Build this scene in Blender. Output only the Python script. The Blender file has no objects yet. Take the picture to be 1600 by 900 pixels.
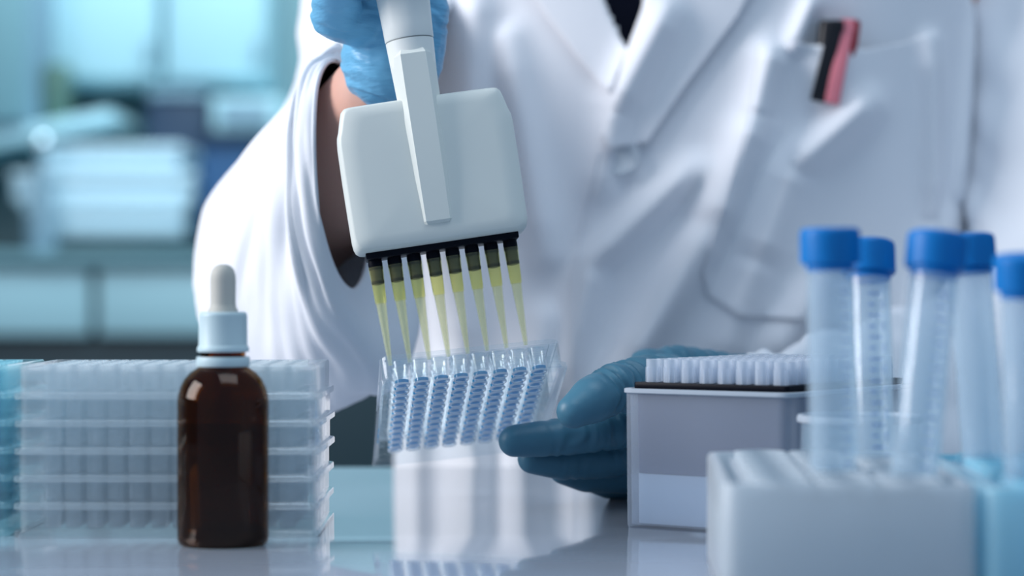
import bpy, bmesh, math, random
import numpy as np
from mathutils import Vector, Matrix, noise

random.seed(7)
SC = bpy.context.scene
COL = SC.collection
PI = math.pi

# ------------------------------------------------------------------ camera
F = 3600.0          # focal length in pixels of a 1600 wide frame
H = 0.104           # camera height above the bench top
cam_d = bpy.data.cameras.new('camera')
cam = bpy.data.objects.new('camera', cam_d); COL.objects.link(cam)
cam_d.sensor_width = 36.0
cam_d.lens = 36.0*F/1600
cam.location = (0, 0, H)
cam.rotation_euler = (PI/2, 0, 0)
cam_d.clip_start = 0.01
cam_d.dof.use_dof = True
cam_d.dof.focus_distance = 1.035
cam_d.dof.aperture_fstop = 5.4
SC.camera = cam

# ------------------------------------------------------------------ world, lights, exposure
SC.view_settings.view_transform = 'Standard'
SC.view_settings.look = 'None'
SC.view_settings.exposure = 0.0
SC.view_settings.gamma = 1.0
SC.view_settings.use_curve_mapping = False
SC.cycles.use_denoising = True
SC.cycles.transparent_max_bounces = 64
SC.cycles.max_bounces = 16
SC.cycles.transmission_bounces = 16
SC.cycles.glossy_bounces = 6
SC.cycles.diffuse_bounces = 4
SC.cycles.sample_clamp_indirect = 6.0
w = bpy.data.worlds.new('world'); SC.world = w; w.use_nodes = True
w.node_tree.nodes['Background'].inputs[0].default_value = (0.42, 0.63, 0.90, 1)
w.node_tree.nodes['Background'].inputs[1].default_value = 0.42

def area(name, loc, target, size, power, color, sy=None):
    l = bpy.data.lights.new(name, 'AREA'); l.energy = power; l.color = color
    l.shape = 'RECTANGLE'; l.size = size; l.size_y = sy or size
    o = bpy.data.objects.new(name, l); COL.objects.link(o)
    o.location = loc
    o.rotation_euler = (Vector(target)-Vector(loc)).to_track_quat('-Z', 'Y').to_euler()
    return o
area('window_daylight', (-2.2, 0.78, 1.05), (0.05, 1.3, 0.1), 1.3, 68, (1.0, 0.98, 1.0), 1.4)
area('ceiling_light', (0.3, 0.6, 1.9), (0.1, 1.3, 0.0), 1.2, 15, (0.78, 0.90, 1.0))
area('ceiling_light_back', (-0.3, 4.6, 2.2), (-0.6, 6.2, 0.0), 2.0, 88, (0.75, 0.93, 1.0))

# ------------------------------------------------------------------ helpers
def P(px, py, d):
    """a point seen at pixel (px,py) at distance d (metres) from the camera plane"""
    return Vector(((px-800)*d/F, d, H-(py-450)*d/F))

def mat(name, color, rough=0.5, metallic=0.0, spec=0.5, trans=0.0, ior=1.45, sss=0.0, bump=None, noise_col=None):
    m = bpy.data.materials.new(name); m.use_nodes = True
    nt = m.node_tree; b = nt.nodes['Principled BSDF']
    b.inputs['Base Color'].default_value = (*color, 1)
    b.inputs['Roughness'].default_value = rough
    b.inputs['Metallic'].default_value = metallic
    b.inputs['Specular IOR Level'].default_value = spec
    b.inputs['Transmission Weight'].default_value = trans
    b.inputs['IOR'].default_value = ior
    if sss:
        b.inputs['Subsurface Weight'].default_value = sss
        b.inputs['Subsurface Scale'].default_value = 0.004
    if bump or noise_col:
        tc = nt.nodes.new('ShaderNodeTexCoord')
        mp = nt.nodes.new('ShaderNodeMapping')
        n = nt.nodes.new('ShaderNodeTexNoise')
        sc = (bump or noise_col)[0]
        mp.inputs['Scale'].default_value = sc
        nt.links.new(tc.outputs['Object'], mp.inputs['Vector'])
        nt.links.new(mp.outputs[0], n.inputs['Vector'])
        n.inputs['Scale'].default_value = 1.0
        n.inputs['Detail'].default_value = 3.0
        if bump:
            bp = nt.nodes.new('ShaderNodeBump')
            bp.inputs['Strength'].default_value = bump[1]
            bp.inputs['Distance'].default_value = bump[2]
            nt.links.new(n.outputs['Fac'], bp.inputs['Height'])
            nt.links.new(bp.outputs[0], b.inputs['Normal'])
        if noise_col:
            r = nt.nodes.new('ShaderNodeMix'); r.data_type = 'RGBA'
            r.inputs['A'].default_value = (*color, 1)
            r.inputs['B'].default_value = (*noise_col[1], 1)
            nt.links.new(n.outputs['Fac'], r.inputs['Factor'])
            nt.links.new(r.outputs['Result'], b.inputs['Base Color'])
    return m

def clear(name, tint, body, frost, rough=0.05, ior=1.5, gloss=(1, 1, 1), edge=0.9):
    """thin clear plastic: light passes tinted, some of it scatters in the plastic, the surface mirrors by Fresnel"""
    m = bpy.data.materials.new(name); m.use_nodes = True
    nt = m.node_tree; nt.nodes.clear()
    out = nt.nodes.new('ShaderNodeOutputMaterial')
    tr = nt.nodes.new('ShaderNodeBsdfTransparent'); tr.inputs[0].default_value = (*tint, 1)
    df = nt.nodes.new('ShaderNodeBsdfDiffuse'); df.inputs[0].default_value = (*body, 1)
    tl = nt.nodes.new('ShaderNodeBsdfTranslucent'); tl.inputs[0].default_value = (*body, 1)
    add = nt.nodes.new('ShaderNodeMixShader'); add.inputs[0].default_value = 0.5
    nt.links.new(df.outputs[0], add.inputs[1]); nt.links.new(tl.outputs[0], add.inputs[2])
    m1 = nt.nodes.new('ShaderNodeMixShader'); m1.inputs[0].default_value = frost
    nt.links.new(tr.outputs[0], m1.inputs[1]); nt.links.new(add.outputs[0], m1.inputs[2])
    gl = nt.nodes.new('ShaderNodeBsdfGlossy'); gl.inputs['Color'].default_value = (*gloss, 1)
    gl.inputs['Roughness'].default_value = rough
    lw = nt.nodes.new('ShaderNodeLayerWeight'); lw.inputs[0].default_value = 0.5
    pw_ = nt.nodes.new('ShaderNodeMath'); pw_.operation = 'POWER'; pw_.inputs[1].default_value = 5.0
    nt.links.new(lw.outputs['Facing'], pw_.inputs[0])
    f0 = ((ior-1)/(ior+1))**2
    fr = nt.nodes.new('ShaderNodeMath'); fr.operation = 'MULTIPLY_ADD'
    nt.links.new(pw_.outputs[0], fr.inputs[0]); fr.inputs[1].default_value = edge-f0; fr.inputs[2].default_value = f0
    m2 = nt.nodes.new('ShaderNodeMixShader')
    nt.links.new(fr.outputs[0], m2.inputs[0])
    nt.links.new(m1.outputs[0], m2.inputs[1]); nt.links.new(gl.outputs[0], m2.inputs[2])
    nt.links.new(m2.outputs[0], out.inputs[0])
    return m

def obj(name, bm, m, parent=None, smooth=True, loc=None, sharp=35):
    if isinstance(bm, bmesh.types.BMesh):
        me = bpy.data.meshes.new(name); bm.to_mesh(me); bm.free()
    else:
        me = bm; me.name = name
    if m is not None:
        me.materials.clear(); me.materials.append(m)
    if smooth:
        me.polygons.foreach_set('use_smooth', [True]*len(me.polygons))
        try: me.set_sharp_from_angle(angle=math.radians(sharp))
        except Exception: pass
    o = bpy.data.objects.new(name, me); COL.objects.link(o)
    if parent: o.parent = parent
    if loc is not None: o.location = loc
    return o

def empty(name, loc=(0, 0, 0), rot=(0, 0, 0)):
    o = bpy.data.objects.new(name, None); COL.objects.link(o)
    o.location = loc; o.rotation_euler = rot; o.empty_display_size = 0.01
    return o
def tag(o, label=None, cat=None, group=None, kind=None):
    if label: o['label'] = label
    if cat: o['category'] = cat
    if group: o['group'] = group
    if kind: o['kind'] = kind
    return o
def copy_tree(o, parent=None):
    c = o.copy(); COL.objects.link(c)
    if parent: c.parent = parent
    for ch in list(o.children): copy_tree(ch, c)
    return c

def box(bm, x0, x1, y0, y1, z0, z1, bevel=0.0, seg=2, M=None):
    r = bmesh.ops.create_cube(bm, size=1.0)
    vs = r['verts']
    bmesh.ops.scale(bm, vec=(x1-x0, y1-y0, z1-z0), verts=vs)
    bmesh.ops.translate(bm, vec=((x0+x1)/2, (y0+y1)/2, (z0+z1)/2), verts=vs)
    if bevel > 0:
        es = list({e for v in vs for e in v.link_edges})
        r2 = bmesh.ops.bevel(bm, geom=es, offset=bevel, segments=seg, affect='EDGES', profile=0.5)
        vs = list(set(r2['verts']) | {v for v in vs if v.is_valid})
        vs = [v for v in vs if v.is_valid]
    if M is not None: bmesh.ops.transform(bm, matrix=M, verts=vs)
    return bm
def newbox(*a, **k): return box(bmesh.new(), *a, **k)

def lathe(bm, prof, n=32, c=(0, 0, 0), ribs=None):
    """prof: list of (r,z); ribs=(z0,z1,depth,count)"""
    rings = []
    for (r, z) in prof:
        if r < 1e-6:
            rings.append([bm.verts.new((c[0], c[1], c[2]+z))])
        else:
            ring = []
            for i in range(n):
                a = 2*PI*i/n
                rr = r
                if ribs and ribs[0] <= z <= ribs[1] and (i % 2): rr = r-ribs[2]
                ring.append(bm.verts.new((c[0]+rr*math.cos(a), c[1]+rr*math.sin(a), c[2]+z)))
            rings.append(ring)
    for A, B in zip(rings[:-1], rings[1:]):
        if len(A) == 1 and len(B) == 1: continue
        for i in range(n):
            j = (i+1) % n
            if len(A) == 1: bm.faces.new((A[0], B[i], B[j]))
            elif len(B) == 1: bm.faces.new((A[i], A[j], B[0]))
            else: bm.faces.new((A[i], A[j], B[j], B[i]))
    return bm

def rounded(w, h, r, n=5):
    pts = []
    for cx, cy, a0 in ((w/2-r, h/2-r, 0), (-w/2+r, h/2-r, 90), (-w/2+r, -h/2+r, 180), (w/2-r, -h/2+r, 270)):
        for k in range(n+1):
            a = math.radians(a0+90*k/n)
            pts.append((cx+r*math.cos(a), cy+r*math.sin(a)))
    return pts
def loft_loops(bm, loops, cap0=False, cap1=False, closed=False):
    rs = [[bm.verts.new(p) for p in L] for L in loops]
    pairs = list(zip(rs[:-1], rs[1:]))
    if closed: pairs.append((rs[-1], rs[0]))
    for A, B in pairs:
        n = len(A)
        for i in range(n):
            j = (i+1) % n
            bm.faces.new((A[i], A[j], B[j], B[i]))
    if cap0: bm.faces.new(rs[0][::-1])
    if cap1: bm.faces.new(rs[-1])
    return bm
def rloop(w, h, r, z, n=5): return [(x, y, z) for x, y in rounded(w, h, r, n)]

def holed_deck(bm, xs, ys, px, py, r, z0, z1, n=16):
    """a plate of square cells each with a round hole, as thick as z0..z1"""
    for cx in xs:
        for cy in ys:
            for z, flip in ((z1, False), (z0, True)):
                inner = []; outer = []
                for i in range(n):
                    a = 2*PI*i/n
                    c, s = math.cos(a), math.sin(a)
                    inner.append(bm.verts.new((cx+r*c, cy+r*s, z)))
                    k = 1/max(abs(c), abs(s))
                    outer.append(bm.verts.new((cx+px/2*c*k, cy+py/2*s*k, z)))
                for i in range(n):
                    j = (i+1) % n
                    f = (inner[i], outer[i], outer[j], inner[j])
                    bm.faces.new(f[::-1] if flip else f)
                if not flip: top = inner
                else: bot = inner
            for i in range(n):
                j = (i+1) % n
                bm.faces.new((top[i], top[j], bot[j], bot[i]))
    return bm

def capsule_chain(pts, n=16, step=0.35):
    """pts: list of (Vector, radius): overlapping spheres joined by cones, for a voxel union"""
    bm = bmesh.new()
    for k, (p, r) in enumerate(pts):
        bmesh.ops.create_icosphere(bm, subdivisions=3, radius=r, matrix=Matrix.Translation(p))
        if k+1 < len(pts):
            q, s = pts[k+1]
            d = (q-p); L = d.length
            if L < 1e-6: continue
            M = Matrix.Translation((p+q)/2) @ d.to_track_quat('Z', 'Y').to_matrix().to_4x4()
            bmesh.ops.create_cone(bm, cap_ends=True, segments=n, radius1=r, radius2=s, depth=L, matrix=M)
    return bm

def voxel_union(chains, voxel, smooth=4, factor=0.5, fn=None):
    bm = bmesh.new()
    for ch in chains:
        b = capsule_chain(ch, n=24)
        me = bpy.data.meshes.new('tmp'); b.to_mesh(me); b.free()
        bm.from_mesh(me); bpy.data.meshes.remove(me)
    me = bpy.data.meshes.new('tmp'); bm.to_mesh(me); bm.free()
    o = bpy.data.objects.new('tmp', me); COL.objects.link(o)
    m = o.modifiers.new('r', 'REMESH'); m.mode = 'VOXEL'; m.voxel_size = voxel; m.adaptivity = 0
    s = o.modifiers.new('s', 'SMOOTH'); s.iterations = smooth; s.factor = factor
    dg = bpy.context.evaluated_depsgraph_get(); dg.update()
    out = bpy.data.meshes.new_from_object(o.evaluated_get(dg), depsgraph=dg)
    bpy.data.objects.remove(o); bpy.data.meshes.remove(me)
    if fn:
        n = len(out.vertices)
        co = np.empty(n*3); out.vertices.foreach_get('co', co); co = co.reshape(-1, 3)
        no = np.empty(n*3); out.vertex_normals.foreach_get('vector', no); no = no.reshape(-1, 3)
        co = fn(co, no)
        out.vertices.foreach_set('co', co.reshape(-1)); out.update()
    return out

def catmull(A, t):
    """A: (n,k) array, t in 0..n-1"""
    n = len(A); i = min(int(t), n-2); f = t-i
    p0 = A[max(i-1, 0)]; p1 = A[i]; p2 = A[i+1]; p3 = A[min(i+2, n-1)]
    return 0.5*((2*p1)+(-p0+p2)*f+(2*p0-5*p1+4*p2-p3)*f*f+(-p0+3*p1-3*p2+p3)*f**3)

# ------------------------------------------------------------------ materials
M_bench = mat('bench_laminate', (0.38, 0.43, 0.51), 0.06, spec=0.95)
M_coat = mat('white_cotton', (0.84, 0.855, 0.90), 0.85, spec=0.15, bump=((900, 900, 900), 0.08, 0.0005))
M_coat_seam = mat('white_cotton_seam', (0.80, 0.815, 0.86), 0.85, spec=0.15)
M_shirt = mat('dark_shirt', (0.012, 0.014, 0.028), 0.9, spec=0.1)
M_skin = mat('skin', (0.74, 0.42, 0.33), 0.5, spec=0.3, sss=0.1, bump=((160, 160, 160), 0.25, 0.001))
M_glove_shaded = mat('shaded_blue_nitrile', (0.06, 0.185, 0.27), 0.42, spec=0.45, bump=((120, 120, 120), 0.2, 0.0012))  # darker copy of the glove blue, shade put into the colour
M_glove_lit = mat('lit_blue_nitrile', (0.17, 0.47, 0.72), 0.40, spec=0.45, bump=((60, 60, 330), 0.5, 0.002))  # brighter copy of the glove blue, light put into the colour
M_pip = mat('pipette_plastic', (0.75, 0.785, 0.745), 0.36, spec=0.4)
M_pip_white = mat('pipette_white_plastic', (0.84, 0.86, 0.83), 0.32, spec=0.4)
M_groove = mat('grey_seam', (0.25, 0.27, 0.27), 0.5)
M_black = mat('black_plastic', (0.004, 0.005, 0.010), 0.4, spec=0.10)
M_tip = clear('yellow_tip_plastic', (0.99, 0.985, 0.89), (0.95, 0.96, 0.76), 0.17, 0.15, 1.4)
M_tip_thick = clear('yellow_tip_collar_plastic', (0.985, 0.975, 0.76), (0.96, 0.94, 0.52), 0.13, 0.15, 1.4)
M_tip_clear = clear('frosted_tip_plastic', (0.95, 0.97, 1.0), (0.86, 0.91, 0.96), 0.38, 0.15, 1.45)
M_plate = clear('clear_polystyrene', (0.97, 0.987, 0.995), (0.80, 0.91, 0.97), 0.055, 0.03, 1.5)
M_well = clear('clear_well_plastic', (0.975, 0.99, 0.997), (0.80, 0.90, 0.97), 0.035, 0.05, 1.55, edge=0.55)
M_wellglint = clear('well_glint_white', (0.97, 0.99, 1.0), (0.90, 0.96, 1.0), 0.50, 0.05, 1.6)  # frosty white, glints of the well walls put into the colour
M_liquid = clear('blue_liquid', (0.10, 0.55, 0.82), (0.008, 0.40, 0.70), 0.80, 0.05, 1.33, edge=0.3)
M_stack = clear('frosted_polystyrene', (0.975, 0.985, 0.99), (0.86, 0.93, 0.96), 0.17, 0.10, 1.45)
M_stack_cyan = clear('cyan_tinted_polystyrene', (0.88, 0.97, 0.985), (0.62, 0.90, 0.95), 0.18, 0.12, 1.45)
M_dark_liquid = mat('dark_blue_liquid', (0.005, 0.07, 0.22), 0.15)
M_amber = clear('amber_glass', (0.55, 0.32, 0.13), (0.05, 0.014, 0.003), 0.10, 0.04, 1.5, gloss=(0.62, 0.58, 0.55))
M_amber_base = mat('thick_amber_glass_base', (0.012, 0.004, 0.003), 0.15)
M_serum = clear('amber_contents', (0.80, 0.62, 0.42), (0.08, 0.025, 0.004), 0.20, 0.1, 1.2, gloss=(0.2, 0.1, 0.05))
M_white_cap = mat('white_cap_plastic', (0.52, 0.67, 0.72), 0.4, spec=0.4)
M_rubber = mat('cream_rubber', (0.52, 0.51, 0.465), 0.55, spec=0.3)
M_pipet_glass = clear('dropper_glass', (0.8, 0.5, 0.3), (0.3, 0.12, 0.04), 0.15, 0.05, 1.5)
M_boxshell = clear('frosted_box_plastic', (0.90, 0.94, 0.98), (0.72, 0.78, 0.86), 0.26, 0.25, 1.4, edge=0.5)
M_boxrim = mat('translucent_rim_plastic', (0.42, 0.48, 0.55), 0.35, spec=0.3)
M_liner = mat('grey_insert_plastic', (0.085, 0.095, 0.155), 0.5, noise_col=((60, 60, 4), (0.115, 0.13, 0.20)))
M_lower = mat('pale_insert_plastic', (0.60, 0.66, 0.72), 0.5)
M_tube = clear('clear_tube_plastic', (0.95, 0.98, 0.995), (0.80, 0.92, 1.0), 0.27, 0.08, 1.45)
M_tube_mark = mat('blue_print', (0.12, 0.22, 0.50), 0.5)
M_bluecap = mat('blue_cap_plastic', (0.004, 0.19, 0.56), 0.42, spec=0.3)
M_rack = clear('frosted_rack_plastic', (0.85, 0.90, 0.94), (0.77, 0.83, 0.87), 0.82, 0.35, 1.35)
M_rack_cyan = clear('pale_cyan_rack_plastic', (0.65, 0.88, 0.95), (0.52, 0.84, 0.94), 0.80, 0.35, 1.35)
M_beaker = clear('clear_cup_plastic', (0.93, 0.97, 0.99), (0.66, 0.80, 0.88), 0.16, 0.06, 1.5)
M_button = mat('pearl_button', (0.60, 0.66, 0.72), 0.35)
M_pen_black = mat('black_pen_plastic', (0.008, 0.008, 0.012), 0.35)
M_pen_red = mat('red_pen_plastic', (0.35, 0.008, 0.02), 0.35)
M_clip_red = mat('pink_pen_clip', (0.80, 0.24, 0.29), 0.35)

# ------------------------------------------------------------------ room
def struct(name, bm, m): return tag(obj(name, bm, m, smooth=False), kind='structure')
M_floor = mat('floor_vinyl', (0.10, 0.15, 0.17), 0.4, noise_col=((2, 2, 2), (0.12, 0.18, 0.2)))
M_wall = mat('wall_paint', (0.22, 0.36, 0.40), 0.7, noise_col=((1.5, 1.5, 1.5), (0.26, 0.40, 0.43)))
struct('floor', newbox(-3.5, 3.5, -1.0, 7.6, -0.87, -0.85), M_floor)
struct('wall_back', newbox(-3.5, 3.5, 6.12, 6.2, -0.85, 1.9), M_wall)
struct('wall_left', newbox(-3.6, -3.5, -1.0, 7.6, -0.85, 1.9), M_wall)

# laboratory bench
bench = empty('laboratory_bench', (0, 0, -0.85))
tag(bench, 'glossy pale laboratory bench carrying the plates, bottle and tube racks', 'bench')
def bpart(n, bm, m): 
    bmesh.ops.translate(bm, vec=(0, 0, 0.85), verts=bm.verts); return obj(n, bm, m, bench)
BY1 = 1.34
bpart('worktop', newbox(-0.95, 0.95, 0.35, BY1, -0.03, 0, 0.003), M_bench)
M_benchbody = mat('bench_body', (0.45, 0.52, 0.56), 0.5)
for sx in (-1, 1):
    for y in (0.42, BY1-0.08):
        bpart('leg', newbox(sx*0.88-0.025, sx*0.88+0.025, y-0.025, y+0.025, -0.85, -0.03, 0.003), M_benchbody)
bpart('apron', newbox(-0.88, 0.88, 0.42, 0.44, -0.12, -0.03), M_benchbody)

# ------------------------------------------------------------------ 96-well plates
WX = [(-31.5+9*i)/1000 for i in range(8)]
WY = [(-49.5+9*i)/1000 for i in range(12)]
def plate_mesh_frame(hgt=0.0142, flange=0.0062, ribs=True):
    """local: x across the 8 columns, y along the 12 rows, z up from the bottom of the skirt"""
    bm = bmesh.new()
    # outer wall double skinned with skirt flange near the base
    W, L = 0.0855, 0.1277
    w2, l2 = 0.0815, 0.1237
    t = 0.0011
    loops = [rloop(W, L, 0.004, 0), rloop(W, L, 0.004, 0.0022), rloop(W-0.0006, L-0.0006, 0.004, 0.0026),
             rloop(w2, l2, 0.004, 0.0030), rloop(w2, l2, 0.004, hgt-0.0006), rloop(w2-0.0008, l2-0.0008, 0.004, hgt),
             rloop(w2-2*t, l2-2*t, 0.003, hgt), rloop(w2-2*t, l2-2*t, 0.003, hgt-0.0016)]
    loft_loops(bm, loops)
    # inner side of the wall below the deck
    loops = [rloop(W, L, 0.004, 0), rloop(W-2*t, L-2*t, 0.003, 0), rloop(w2-2*t, l2-2*t, 0.003, 0.0034), rloop(w2-2*t, l2-2*t, 0.003, hgt-0.0026)]
    loft_loops(bm, loops)
    # deck margins
    dz = hgt-0.0018
    hx, hy = 0.036, 0.054
    ox, oy = (w2-2*t)/2, (l2-2*t)/2
    for (x0, x1, y0, y1) in ((-ox, -hx, -oy, oy), (hx, ox, -oy, oy), (-hx, hx, -oy, -hy), (-hx, hx, hy, oy)):
        box(bm, x0, x1, y0, y1, dz-0.0009, dz)
    # side ribs inside the skirt
    if ribs:
        for y in (-0.045, -0.03, -0.015, 0.0, 0.015, 0.03, 0.045):
            for s in (-1, 1):
                x0, x1 = sorted((s*ox, s*(hx+0.0002)))
                box(bm, x0, x1, y-0.0005, y+0.0005, 0.004, dz-0.0009)
        for x in (-0.027, -0.009, 0.009, 0.027):
            for s in (-1, 1):
                y0, y1 = sorted((s*oy, s*(hy+0.0002)))
                box(bm, x-0.0005, x+0.0005, y0, y1, 0.006, dz-0.0009)
    return bm
def well_mesh(hgt=0.0142, n=20):
    bm = bmesh.new()
    dz = hgt-0.0018
    holed_deck(bm, WX, WY, 0.009, 0.009, 0.0033, dz-0.0009, dz, n=16)
    for x in WX:
        for y in WY:
            prof = [(0, 0.0030), (0.0026, 0.0030), (0.0033, 0.0036), (0.0036, dz-0.001), (0.0036, hgt), (0.0039, hgt), (0.0039, hgt-0.0010)]
            lathe(bm, prof, n, (x, y, 0))
            prof = [(0, 0.0038), (0.0031, 0.0038), (0.0033, hgt)]
            lathe(bm, prof, n, (x, y, 0))
    return bm
def tiny_liquid():
    bm = bmesh.new()
    lathe(bm, [(0, 0.0), (0.0024, 0.0), (0.0030, 0.0003), (0.0032, 0.0015), (0.0026, 0.0013), (0, 0.0012)], 20)
    return bm
plate_me = None; wells_me = None
def make_plate(m_frame, m_well, rims=False):
    root = empty('well_plate')
    f = obj('frame', plate_mesh_frame(), m_frame, root, sharp=30)
    wv = obj('well_grid', well_mesh(), m_well, root, sharp=40)
    if rims:  # added white rings that stand in for glints on the well walls
        bm = bmesh.new()
        for x in WX:
            for y in WY:
                lathe(bm, [(0.0029, 0.0029), (0.0033, 0.0028), (0.00365, 0.0032), (0.0037, 0.0037), (0.0034, 0.0035), (0.0029, 0.0031), (0.0029, 0.0029)], 24, (x, y, 0))
        obj('well_glint_rings', bm, M_wellglint, root)
    return root

# hero plate held under the pipette
hero = make_plate(M_plate, M_well, True)
tag(hero, 'clear microplate of blue liquid held tilted in the gloved hand under the pipette', 'well plate')
liq_me = None
for i, x in enumerate(WX):
    for j, y in enumerate(WY):
        if liq_me is None:
            lo = obj('sample', tiny_liquid(), M_liquid, hero); liq_me = lo
        else:
            lo2 = liq_me.copy(); COL.objects.link(lo2); lo2.parent = hero; lo = lo2
        lo.location = (x, y, 0.0039)
ex = Vector((1, 0.125, 0.098)).normalized()
ey = Vector((-0.145, 0.93, -0.37)); ey = (ey-ex*ey.dot(ex)).normalized()
ez = ex.cross(ey).normalized()
# near skirt edge centre
near_c = P(741, 586, 1.032)
org = near_c + ey*0.06385
HM = Matrix(((ex.x, ey.x, ez.x, org.x), (ex.y, ey.y, ez.y, org.y), (ex.z, ey.z, ez.z, org.z), (0, 0, 0, 1)))
hero.matrix_world = HM

# ------------------------------------------------------------------ multichannel pipette
def tip_bm(collar_len=0.0155, length=0.0435, r=0.0034):
    a = bmesh.new()
    lathe(a, [(r, 0), (r*0.985, -0.0004), (r*0.84, -collar_len*0.55), (r*0.76, -collar_len), (r*0.66, -collar_len-0.0003),
              (r*0.60, -collar_len-0.003), (0.00065, -length), (0.0004, -length), (r*0.50, -collar_len-0.003),
              (r*0.62, -collar_len), (r*0.86, -0.0004), (r, 0)], 20)
    return a
ROLL = math.radians(8.4)      # leans to the left as seen
LEAN = math.radians(5.0)      # the handle leans away
pip_d = 1.046
Cn = P(691.5, 394, pip_d)      # centre of the nozzle bar's underside
R = Matrix.Rotation(math.radians(5), 4, 'Z') @ Matrix.Rotation(-ROLL, 4, 'Y') @ Matrix.Rotation(-LEAN, 4, 'X')
PM = Matrix.Translation(Cn) @ R
pip = empty('multichannel_pipette'); pip.matrix_world = PM
tag(pip, 'pale grey eight channel pipette gripped by the gloved hand over the tilted plate', 'pipette')
# housing: rounded slab with bevelled shoulders, slightly pillowed front
def housing():
    bm = bmesh.new()
    zt = 0.0665
    out = []      # outline (x,z) from bottom left anticlockwise
    def half(n=6):
        pts = [(0.0345, 0.0), (0.0372, 0.0004), (0.0388, 0.0016), (0.0396, 0.0035), (0.0400, 0.0065)]
        pts += [(0.0402, 0.02), (0.0403, 0.035), (0.0402, 0.05), (0.0399, 0.0535), (0.0390, 0.0560), (0.0376, 0.0615), (0.0366, 0.0648), (0.0352, 0.0662), (0.033, 0.0666)]
        return pts
    rt = half()
    mid_t = [(0.024, 0.0668), (0.012, 0.0669), (0, 0.0669), (-0.012, 0.0669), (-0.024, 0.0668)]
    mid_b = [(-0.024, 0.0), (-0.012, 0.0), (0, 0.0), (0.012, 0.0), (0.024, 0.0)]
    out = rt + mid_t + [(-x, z) for x, z in rt[::-1]] + mid_b
    cx, cz = 0, 0.034
    D = 0.0125
    loops = []
    # cross sections from the back to the front: scale inward at the rims for the rounded edge
    for (y, s) in ((D, 0.93), (D-0.0008, 0.965), (D-0.003, 0.99), (D-0.006, 1.0), (-D+0.006, 1.0), (-D+0.0025, 0.992), (-D+0.0008, 0.972), (-D, 0.945)):
        k = 0.0402*(1-s)
        L = []
        for x, z in out:
            nx = x-math.copysign(min(k, abs(x)), x); 
            nz = z+(k*max(0, 1-z/0.012) - 0.7*k*min(1, max(0, (z-0.046)/0.018)))
            L.append((nx, y, nz))
        loops.append(L)
    L = loops[-1]
    loops.append([(x*0.8, -D-0.0006, 0.034+(z-0.034)*0.85) for x, y, z in L])
    loops.append([(x*0.4, -D-0.0009, 0.034+(z-0.034)*0.4) for x, y, z in L])
    loft_loops(bm, loops, True, True)
    return bm
hz = 0.0035
def shift(bm, dx, dy, dz):
    bmesh.ops.translate(bm, vec=(dx, dy, dz), verts=bm.verts); return bm
h = obj('housing', shift(housing(), 0, 0, hz), M_pip, pip, sharp=50)
# the stem: cone that sinks into the housing, and the raised flat rib with bevelled flanks
bm = bmesh.new()
lathe(bm, [(0, 0.040), (0.0088, 0.040), (0.0093, 0.060), (0.0098, 0.070), (0.0104, 0.082), (0.0110, 0.0935), (0, 0.0935)], 48)
stem = obj('stem', shift(bm, -0.0006, -0.004, hz), M_pip_white, pip, sharp=40)
bm = bmesh.new()
def ribsec(z, half_flat, half_base, yf, yb):
    return [(-half_base, yb, z), (-half_flat, yf, z), (half_flat, yf, z), (half_base, yb, z)]
secs = [ribsec(0.0085, 0.0048, 0.0066, -0.0134, -0.0125), ribsec(0.0098, 0.0054, 0.0067, -0.0148, -0.0125),
        ribsec(0.030, 0.0056, 0.0080, -0.0163, -0.0125), ribsec(0.050, 0.0057, 0.0091, -0.0168, -0.0118),
        ribsec(0.068, 0.0058, 0.0098, -0.0170, -0.0075), ribsec(0.086, 0.0057, 0.0102, -0.0168, -0.0065), ribsec(0.0885, 0.0050, 0.0098, -0.0138, -0.0060)]
loft_loops(bm, secs, True, True)
obj('rib', shift(bm, -0.0006, 0, hz), M_pip, pip, sharp=20)
bm = bmesh.new()
lathe(bm, [(0, 0.0935), (0.0108, 0.0935), (0.0108, 0.0941), (0, 0.0941)], 48)
obj('seam', shift(bm, -0.0006, -0.004, hz), M_groove, pip)
bm = bmesh.new()
lathe(bm, [(0, 0.0941), (0.0109, 0.0941), (0.0112, 0.0946), (0.0114, 0.100), (0.0124, 0.118), (0.0130, 0.140), (0.0140, 0.170), (0.0150, 0.21), (0.0160, 0.235), (0.0150, 0.243), (0.0060, 0.245), (0, 0.245)], 48)
obj('handle', shift(bm, -0.0006, -0.004, hz), M_pip_white, pip, sharp=40)
bm = bmesh.new()
lathe(bm, [(0, 0.244), (0.0035, 0.244), (0.0035, 0.262), (0.0075, 0.263), (0.0080, 0.268), (0.006, 0.271), (0, 0.272)], 32)
obj('plunger', shift(bm, -0.0006, -0.004, hz), M_groove, pip)
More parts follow.
